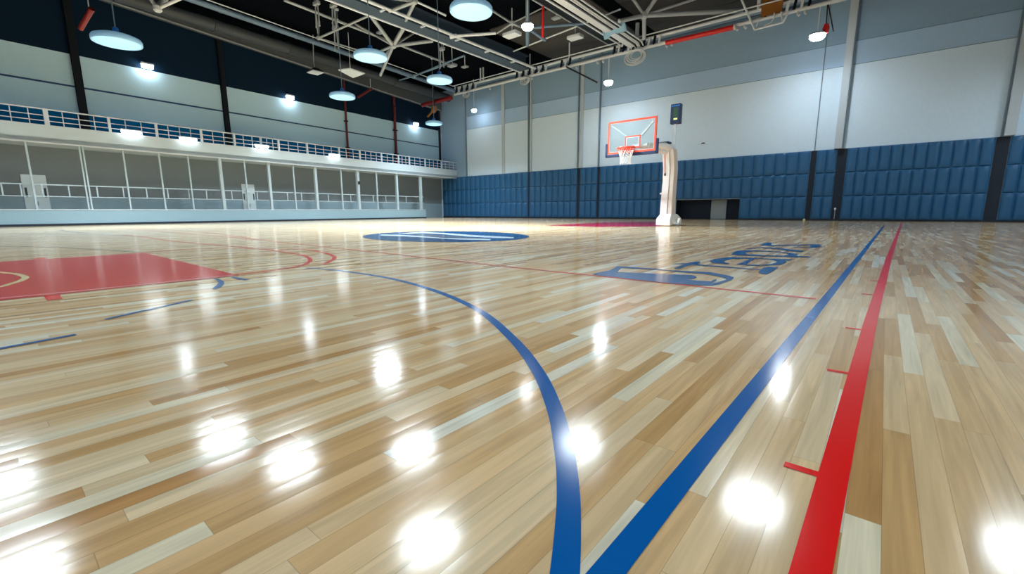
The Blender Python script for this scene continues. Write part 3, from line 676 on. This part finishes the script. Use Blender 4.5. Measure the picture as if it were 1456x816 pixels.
brace('roof_brace', (589, 108), 10.4, [(660, 79, 10.8, 1.0), (568, 114, 10.3, .8), (640, 90, 10.8, .6)], 0.06, 'bluepipe', 'thin pale brace pipe reaching up to the girder by the far lamp')
brace('roof_brace', (648, 51), 10.8, [(705, 47, 10.9, 1.4), (640, 53, 10.75, 1.8)], 0.06, 'white', 'short white arm reaching from the girder under the largest lamp')
brace('roof_brace', (590, 2), 11.0, [(553, 16, 10.8, 1.3), (577, 29, 10.8, 1.3), (545, -4, 11.4, 1.0)], 0.07, 'steelgrey', 'white angled brace at the top edge above the girder')
tube_thing('roof_pipe', tuple(fl(404, 0, 11.2)), tuple(fl(640, 92, 11.2)), 0.075, 'steelgrey', 'slim pale pipe running down the hall left of the girder', 'pipe')
tube_thing('roof_pipe', tuple(fl(730, 73, 11.3)), tuple(fl(880, 14, 11.3)), 0.045, 'white', 'slim white pipe crossing under the charcoal roof panels', 'pipe')
tube_thing('roof_pipe', tuple(fl(592, 2, 11.6)), tuple(fl(632, 21, 11.6)), 0.06, 'white', 'short white pipe stub beside the largest lamp', 'pipe')
tube_thing('black_strut', tuple(onY(805, 95, TY - 0.25)), tuple(onY(849, 117, TY - 0.6)), 0.05, 'black', 'slanted black strut hanging below the truss', 'strut')
# hanging rods with small fixtures
def rod(x, y, z, top, lab, head=(0.16, 0.06), m='steelgrey'):
    p = fl(x, y, z); r = empty('ceiling_sensor', p, lab, 'sensor')
    obj('head', MB().box(p[0] - head[0] * 1.6, p[0] + head[0] * 1.6, p[1] - head[0], p[1] + head[0], z - head[1], z + head[1]), M[m], r, bevel=0.03)
    obj('rod', MB().tube([(p[0], p[1], z + head[1]), (p[0], p[1], top)], 0.03, 8), M['white'], r)
rod(791, 25.5, 11.6, CEIL - 0.01, 'small grey box on the dark roof right of the red pipe')
rod(818, 53, 11.0, CEIL - 0.1, 'pale flat fixture on a rod under the charcoal roof panels', (0.28, 0.09), 'white')
rod(661, 95, 11.2, CEIL - 0.01, 'tiny grey box below the slate girder')
rod(541, 46, 11.7, CEIL - 0.01, 'tiny round grey fixture above the star brace')
rod(643, 93, 10.6, CEIL - 0.01, 'pale T-shaped fixture beside the far girder end', (0.2, 0.08))
rod(728, 49, 10.6, CEIL - 0.01, 'white oval fixture left of the glaring roof lamp', (0.3, 0.1), 'white')
for (x, y, z, lab) in [(450, 5, 11.0, 'grey clamp cluster on the pipe left of the star brace'), (474, 8, 11.0, 'forked grey clamp beside the girder at the top edge'), (477, 40, 10.6, 'curved grey bracket hanging near the left pipe'), (628, 70, 10.6, 'forked pale bracket under the slate girder')]:
    p = fl(x, y, z); r = empty('pipe_clamp', p, lab, 'clamp')
    obj('jaw', MB().box(p[0] - .22, p[0] + .22, p[1] - .1, p[1] + .1, z - .08, z + .1), M['steelgrey'], r, bevel=0.03)
    for k in (-.12, .1): obj('rod', MB().tube([(p[0] + k, p[1], z - 0.06), (p[0] + k * 1.6, p[1], z - 1.1)], 0.035, 8), M['steelgrey'], r)
    obj('hanger', MB().tube([(p[0], p[1], z + .1), (p[0], p[1], CEIL)], 0.03, 8), M['steelgrey'], r)
    obj('claw', MB().tube([(p[0] - .3, p[1], z + .35), (p[0] - .1, p[1], z + .1), (p[0] + .1, p[1], z + .1), (p[0] + .3, p[1], z + .4)], 0.04, 8), M['steelgrey'], r, smooth=True)
# bulkhead, duct and pipes along the left wall
BK = empty('bulkhead_beam', L(15, 0.5, 10.9), 'grey bulkhead beam along the top of the left wall', 'beam')
_sa, _za = Lpx(629, 159, 0.5); _sb, _zb = Lpx(364, 72, 0.5); _k = (_zb - _za) / (_sb - _sa); _z0 = _za + _k * (0.25 - _sa); _z1 = min(11.5, _za + _k * (26 - _sa))
obj('beam', MB().lbox(0.25, 26, 0.34, 0.55, _z0, _z0 + 1.2, _z1, 11.95), M['bulk'], BK)
obj('ledge', MB().lbox(0.25, 26, 0.55, 0.62, _z0, _z0 + 0.06, _z1, _z1 + 0.06), M['steelgrey'], BK)
def lline(name, s0, p0, s1, p1, d, r, m, lab, cat):
    """pipe along the left wall through two sighted pixels"""
    sa, za = Lpx(*p0, d); sb, zb = Lpx(*p1, d)
    k = (zb - za) / (sb - sa); za_, zb_ = za + k * (s0 - sa), za + k * (s1 - sa)
    t = empty(name, L((s0 + s1) / 2, d, (za_ + zb_) / 2), lab, cat)
    obj('tube', MB().tube([L(s0, d, za_), L(s1, d, zb_)], r, 16), M[m], t, smooth=True)
    n = 8
    for i in range(n):
        s = s0 + (s1 - s0) * (i + 0.5) / n; z = za_ + (zb_ - za_) * (i + 0.5) / n; q = L(s, d, 0); q2 = L(s + 0.08, d, 0)
        obj('collar', MB().tube([(q[0], q[1], z), (q2[0], q2[1], z + (zb_ - za_) / (s1 - s0) * 0.08)], r * 1.12, 16), M[m], t, smooth=True)
    return t
lline('air_duct', 1, (364, 54), 36, (620, 134), 2.2, 0.34, 'duct', 'grey round air duct along the left wall below the roof', 'duct')
lline('roof_pipe', 1, (364, 31), 36, (620, 120), 3.2, 0.16, 'bluepipe', 'pale blue pipe above the grey air duct', 'pipe')
lline('roof_pipe', 1, (364, 24), 36, (640, 121), 3.6, 0.03, 'white', 'thin white line of pipe above the pale blue pipe', 'pipe')
# small flood lamp, white panel, brass bracket, blue cloth, red plug
p = fl(448, 100, 9.8); r = empty('small_floodlight', p, 'small white shaded lamp hanging before the left bulkhead', 'lamp')
obj('shade', MB().hexa([(p[0] - .45, p[1] - .4, p[2] - .12), (p[0] + .45, p[1] - .4, p[2] - .12), (p[0] + .45, p[1] + .4, p[2] - .12), (p[0] - .45, p[1] + .4, p[2] - .12)], [(p[0] - .2, p[1] - .15, p[2] + .12), (p[0] + .2, p[1] - .15, p[2] + .12), (p[0] + .2, p[1] + .15, p[2] + .12), (p[0] - .2, p[1] + .15, p[2] + .12)]), M['dark'], r)
obj('lens', MB().box(p[0] - .42, p[0] + .42, p[1] - .37, p[1] + .37, p[2] - .16, p[2] - .12), M['white'], r)
obj('hanger', MB().tube([(p[0], p[1], p[2] + .12), (p[0] - .1, p[1], p[2] + .5), (p[0] + .05, p[1], CEIL - 0.05)], 0.035, 8), M['steelgrey'], r)
q = [fl(481, 100, 9.6), fl(498, 98, 9.75), fl(519, 105, 9.7), fl(502, 111, 9.5)]
pn = empty('hanging_panel', q[0], 'pale flat panel hung before the left bulkhead', 'panel')
obj('panel', MB().hexa([tuple(a) for a in q], [(a[0], a[1], a[2] + 0.06) for a in q]), M['white'], pn)
obj('wire', MB().tube([(q[1][0], q[1][1], q[1][2]), (q[1][0], q[1][1], CEIL - 0.05)], 0.02, 6), M['white'], pn)
c = fl(617, 156, 9.3); r = empty('lamp_bracket', c, 'brown brass bracket above the far corner lamp', 'bracket')
obj('body', MB().lathe([(.1, -.25), (.24, -.1), (.24, .25), (.1, .35)], c, 12), M['brass'], r, smooth=True)
obj('arm', MB().tube([tuple(c), tuple(fl(608, 166, 8.8))], 0.09, 8), M['brass'], r, smooth=True)
obj('arm', MB().tube([(c[0], c[1], c[2] + .3), (c[0], c[1], CEIL - 0.05)], 0.05, 8), M['dark'], r)
c = fl(872, 33, 10.9); mb = MB(); V = []; F = []
for j in range(7):
    for i in range(9):
        a = i / 8; b_ = j / 6
        V.append((c[0] - 0.7 + 1.4 * a, c[1] + 0.3 * b_ + 0.05 * math.sin(a * 9), c[2] - 0.45 * b_ - 0.5 * (a - 0.6) ** 2 + 0.05 * math.sin(a * 12 + b_ * 3)))
for j in range(6):
    for i in range(8):
        k = j * 9 + i; F.append((k, k + 1, k + 10, k + 9))
mb.add(V, F)
o = obj('blue_cloth', mb, M['bluecloth'], smooth=True, label='pale blue cloth caught on the pipe left of the cable tray', cat='cloth')
sd = o.modifiers.new('thickness', 'SOLIDIFY'); sd.thickness = 0.02
a = onY(1175, 34, TY); b_ = onY(1174, 47, TY)
r = empty('cable_plug', b_, 'red cable plug hanging on a wire below the truss', 'plug')
obj('plug', MB().tube([tuple(a), tuple((a + b_) / 2), tuple(b_)], [0.09, 0.15, 0.1], 12), M['redtube'], r, smooth=True)
obj('wire', MB().tube([tuple(a), tuple(onY(1177, 4, TY))], 0.03, 6), M['black'], r)
obj('wire', MB().tube([tuple(onY(1177, 4, TY)), tuple(onY(1181, 22, TY)), tuple(onY(1185, 45, TY))], 0.03, 6), M['black'], r)

# ------------------------------------------------------------------ basketball stand
SX, SY = -6.62, 17.6
ST = empty('basketball_stand', (SX, SY, 0), 'white padded basketball stand with glass backboard facing the court', 'basketball stand')
# base: stepped block with a caster at the right
obj('base', MB().box(SX - .34, SX + .24, SY - .35, SY + .9, 0.012, 0.28).hexa([(SX - .34, SY - .35, .28), (SX + .24, SY - .35, .28), (SX + .24, SY + .9, .28), (SX - .34, SY + .9, .28)], [(SX - .24, SY - .2, .46), (SX + .2, SY - .2, .46), (SX + .2, SY + .5, .46), (SX - .24, SY + .5, .46)]), M['standwhite'], ST, bevel=0.03)
cs = obj('caster_bracket', MB().hexa([(SX + .22, SY - .1, .08), (SX + .46, SY - .1, .08), (SX + .46, SY + .1, .08), (SX + .22, SY + .1, .08)], [(SX + .20, SY - .1, .36), (SX + .32, SY - .1, .14), (SX + .32, SY + .1, .14), (SX + .20, SY + .1, .36)]), M['standwhite'], ST)
obj('caster_arm', MB().bar((SX + .42, SY, .08), (SX + .46, SY, .30), 0.07), M['standwhite'], ST)
obj('wheel', MB().tube([(SX + .40, SY - .05, .075), (SX + .40, SY + .05, .075)], 0.075, 20), M['steelgrey'], ST, smooth=True)
# column: wide plates, bowing slightly forward at the top
prof = [(0.28, -.27, .20), (1.0, -.25, .19), (1.7, -.215, .20), (2.2, -.225, .21), (2.65, -.27, .17), (2.95, -.30, .12)]
def column(mb, x0f, x1f, y0, y1):
    k = 0; V = []; F = []
    for z, a, b__ in prof:
        xa, xb = SX + a + (b__ - a) * x0f, SX + a + (b__ - a) * x1f
        V += [(xa, y0, z), (xb, y0, z), (xb, y1, z), (xa, y1, z)]
    for i in range(len(prof) - 1):
        for j in range(4): F.append((4 * i + j, 4 * i + (j + 1) % 4, 4 * i + 4 + (j + 1) % 4, 4 * i + 4 + j))
    F += [(3, 2, 1, 0), tuple(4 * (len(prof) - 1) + j for j in range(4))]
    mb.add(V, F)
mb = MB(); column(mb, 0, 0.62, SY - .18, SY + .30); obj('column_front', mb, M['standwhite'], ST, bevel=0.02)
mb = MB(); column(mb, 0.64, 1.0, SY - .14, SY + .26); obj('column_side', mb, M['standshade'], ST, bevel=0.02)  # darker tint puts the shade of the right face into the colour
obj('lift_slot', MB().bar((SX - .13, SY - .195, 2.0), (SX - .17, SY - .195, 2.75), 0.022, 0.02, up=(0, 1, 0)), M['boardred'], ST)
obj('slot_end', MB().box(SX - .155, SX - .095, SY - .205, SY - .185, 1.93, 2.02), M['black'], ST)
obj('side_knob', MB().lathe([(0.02, -.03), (.045, -.02), (.045, .03), (.02, .04)], (SX - .28, SY - .1, 1.25), 12), M['white'], ST, smooth=True)
# board
BYB = 15.9
pTL, pTR, pBL, pBR = onY(866, 175, BYB), onY(934.5, 164, BYB), onY(864, 221, BYB), onY(932.5, 213, BYB)
bx0 = (pTL[0] + pBL[0]) / 2; bx1 = (pTR[0] + pBR[0]) / 2; bz0 = (pBL[2] + pBR[2]) / 2; bz1 = (pTL[2] + pTR[2]) / 2
bcx = (bx0 + bx1) / 2
# arms from the column head to the board
obj('arm', MB().tube([(SX - .05, SY + .08, 2.92), (SX - .12, SY - .35, 3.02), (SX - .45, SY - .95, 3.02), (bx1 - .35, BYB + .12, 2.95)], [.14, .13, .10, .08], 14), M['standwhite'], ST, smooth=True)
obj('arm', MB().tube([(SX - .05, SY + .08, 2.80), (SX - .3, SY - .6, 2.85), (bcx + .2, BYB + .1, bz0 + .22)], [.10, .09, .07], 12), M['standwhite'], ST, smooth=True)
obj('arm', MB().tube([(bx1 - .35, BYB + .12, 2.95), (bcx, BYB + .12, 2.95)], 0.07, 10), M['standwhite'], ST, smooth=True)
obj('arm_cap', MB().box(SX - .42, SX + .0, SY - .30, SY + .02, 3.12, 3.2), M['cushion'], ST, bevel=0.03)
bd = obj('backboard', MB().box(bx0 + .02, bx1 - .02, BYB - .012, BYB + .012, bz0 + .02, bz1 - .02), M['glass'], ST)
def frame(x0, x1, z0, z1, w, y0, y1): return MB().box(x0, x1, y0, y1, z0, z0 + w).box(x0, x1, y0, y1, z1 - w, z1).box(x0, x0 + w, y0, y1, z0 + w, z1 - w).box(x1 - w, x1, y0, y1, z0 + w, z1 - w)
obj('board_frame', frame(bx0, bx1, bz0, bz1, .065, BYB - .035, BYB + .035), M['boardred'], bd)
obj('inner_border', frame(bx0 + .065, bx1 - .065, bz0 + .065, bz1 - .065, .014, BYB - .025, BYB - .013), M['white'], bd)
tx0, tx1, tz0, tz1 = bcx - .24, bcx + .36, bz0 + .16, bz0 + .60
obj('target_square', frame(tx0, tx1, tz0, tz1, .045, BYB - .028, BYB - .013), M['boardred'], bd)
obj('target_inner', frame(tx0 + .045, tx1 - .045, tz0 + .045, tz1 - .045, .025, BYB - .026, BYB - .013), M['white'], bd)
obj('back_strut', MB().bar((bx0 + .14, BYB + .04, bz1 - .14), (tx0, BYB + .1, tz1), 0.05), M['white'], ST)
obj('back_strut', MB().bar((bx1 - .14, BYB + .04, bz1 - .14), (tx1, BYB + .1, tz1), 0.07), M['white'], ST)
obj('edge_padding', MB().box(bx0 - .07, bx1 + .07, BYB - .05, BYB + .06, bz0 - .11, bz0 - .002).box(bx0 - .09, bx0 - .002, BYB - .05, BYB + .06, bz0 - .11, bz0 + .40).box(bx1 + .002, bx1 + .09, BYB - .05, BYB + .06, bz0 - .11, bz0 + .42), M['cushion'], bd, bevel=0.02)
# rim and net
rc = (bcx - .0, BYB - .42, bz0 + .12); RR = .30
obj('rim', MB().torus(rc, RR, .032, n=40).torus((rc[0], rc[1], rc[2] - .07), RR * .97, .014, n=40).box(rc[0] - .16, rc[0] + .16, BYB - .16, BYB - .03, rc[2] - .12, rc[2] + .10), M['rim'], ST, smooth=True)
mb = MB(); n = 12; levels = [(RR * .95, -.03), (RR * .8, -.17), (RR * .66, -.31), (RR * .58, -.45), (RR * .62, -.55)]
for k in range(n):
    for sgn in (1, -1):
        pts = []
        for j, (r_, dz) in enumerate(levels):
            a = 2 * PI * (k + sgn * j * 0.5) / n; pts.append((rc[0] + r_ * math.cos(a), rc[1] + r_ * math.sin(a), rc[2] + dz))
        mb.tube(pts, 0.011, 5)
obj('net', mb, M['net'], ST, smooth=True)
# shot clock on its pole
pb = onY(957, 178, SY)
obj('clock_pole', MB().tube([(SX + .05, SY + .1, 2.75), (SX + .06, SY + .1, 3.88)], .055, 12).box(SX - .0, SX + .13, SY + .04, SY + .16, 2.6, 2.85), M['white'], ST, smooth=True)
cx0, cx1, cz0, cz1 = SX - .11, SX + .27, 3.86, 4.58
ck = obj('shot_clock', MB().box(cx0, cx1, SY - .02, SY + .2, cz0, cz1), M['cushion'], ST, bevel=0.02)
obj('clock_screen', MB().box(cx0 + .10, cx1 - .05, SY - .032, SY - .02, cz0 + .10, cz1 - .12), M['screen'], ck)
mb = MB(); g = 0.022
def seg(cx, cz, on):
    w, h = .07, .08
    P = {'a': (cx - w / 2, cx + w / 2, cz + h, cz + h + g), 'g': (cx - w / 2, cx + w / 2, cz, cz + g), 'd': (cx - w / 2, cx + w / 2, cz - h, cz - h + g), 'f': (cx - w / 2 - g, cx - w / 2, cz + g, cz + h), 'b': (cx + w / 2, cx + w / 2 + g, cz + g, cz + h), 'e': (cx - w / 2 - g, cx - w / 2, cz - h + g, cz), 'c': (cx + w / 2, cx + w / 2 + g, cz - h + g, cz)}
    for k in on:
        x0, x1, z0, z1 = P[k]; mb.box(x0, x1, SY - .038, SY - .032, z0, z1)
mb.box(cx0 + .13, cx1 - .10, SY - .038, SY - .032, cz0 + .24, cz1 - .16)
obj('clock_display', mb, M['digit'], ck)
obj('clock_bar', MB().box(cx0 + .14, cx1 - .10, SY - .038, SY - .032, cz0 + .14, cz0 + .20), M['digit2'], ck)
obj('clock_trim', MB().box(cx0 + .03, cx1 - .03, SY - .032, SY - .02, cz1 - .09, cz1 - .05), M['lampknob'], ck)
# small plate on the wall, latch and socket by the floor
p = onY(1000, 204, YB)
r = empty('wall_plate', (p[0], YB, p[2]), 'tiny blue and white plate on the pale wall right of the stand', 'plate')
obj('plate', MB().box(p[0] - .14, p[0] + .14, YB - .03, YB - .002, p[2] - .08, p[2] + .06), M['white'], r)
obj('lens', MB().box(p[0] - .10, p[0] + .10, YB - .045, YB - .03, p[2] - .02, p[2] + .05), M['cushion'], r)
p = onY(1187, 300, YB - .1)
r = empty('pad_latch', (p[0], YB - .03, .25), 'small white latch rod on the dark gap beside the pale pilaster', 'latch')
obj('rod', MB().tube([(p[0], YB - .06, .1), (p[0], YB - .06, .62)], .02, 8), M['steelgrey'], r)
obj('knob', MB().lathe([(.02, -.05), (.05, 0), (.05, .06), (.02, .1)], (p[0], YB - .08, .62), 10), M['white'], r, smooth=True)
p = onY(1143, 313, YB - .3)
obj('door_stop', MB().lathe([(.06, 0.0), (.07, .03), (.05, .08), (.02, .1)], (p[0], YB - .25, 0.0), 14), M['cream'], smooth=True, label='tiny cream stop on the floor against the blue pads', cat='stop')
# sensor on the gallery post
s, z = Lpx(510, 260, DK); q = L(s, DK, z)
obj('post_sensor', MB().lbox(s - .07, s + .07, DK + 0.012, DK + .1, z - .12, z + .12), M['black'], bevel=0.02, label='small black sensor box on a thick gallery post', cat='sensor')

# ------------------------------------------------------------------ light in the hall, camera, view
W = bpy.data.worlds.new('hall'); S.world = W; W.use_nodes = True
W.node_tree.nodes['Background'].inputs[0].default_value = (0.5, 0.6, 0.7, 1); W.node_tree.nodes['Background'].inputs[1].default_value = 0.05

cam = bpy.data.cameras.new('camera'); co = bpy.data.objects.new('camera', cam); COL.objects.link(co)
cam.sensor_fit = 'HORIZONTAL'; cam.sensor_width = 36.0; cam.lens = 36.0 * FPX / 1456.0; cam.clip_start = 0.02; cam.clip_end = 200
mw = Matrix.Identity(4)
for i in range(3):
    for j in range(3): mw[i][j] = CAM[i][j]
mw.translation = Vector(EYE); co.matrix_world = mw
S.camera = co
S.view_settings.view_transform = 'Standard'; S.view_settings.look = 'None'; S.view_settings.gamma = 1.0; S.view_settings.use_curve_mapping = False
S.view_settings.exposure = 0.9
S.cycles.use_denoising = True
S.cycles.max_bounces = 8; S.cycles.sample_clamp_indirect = 6.0
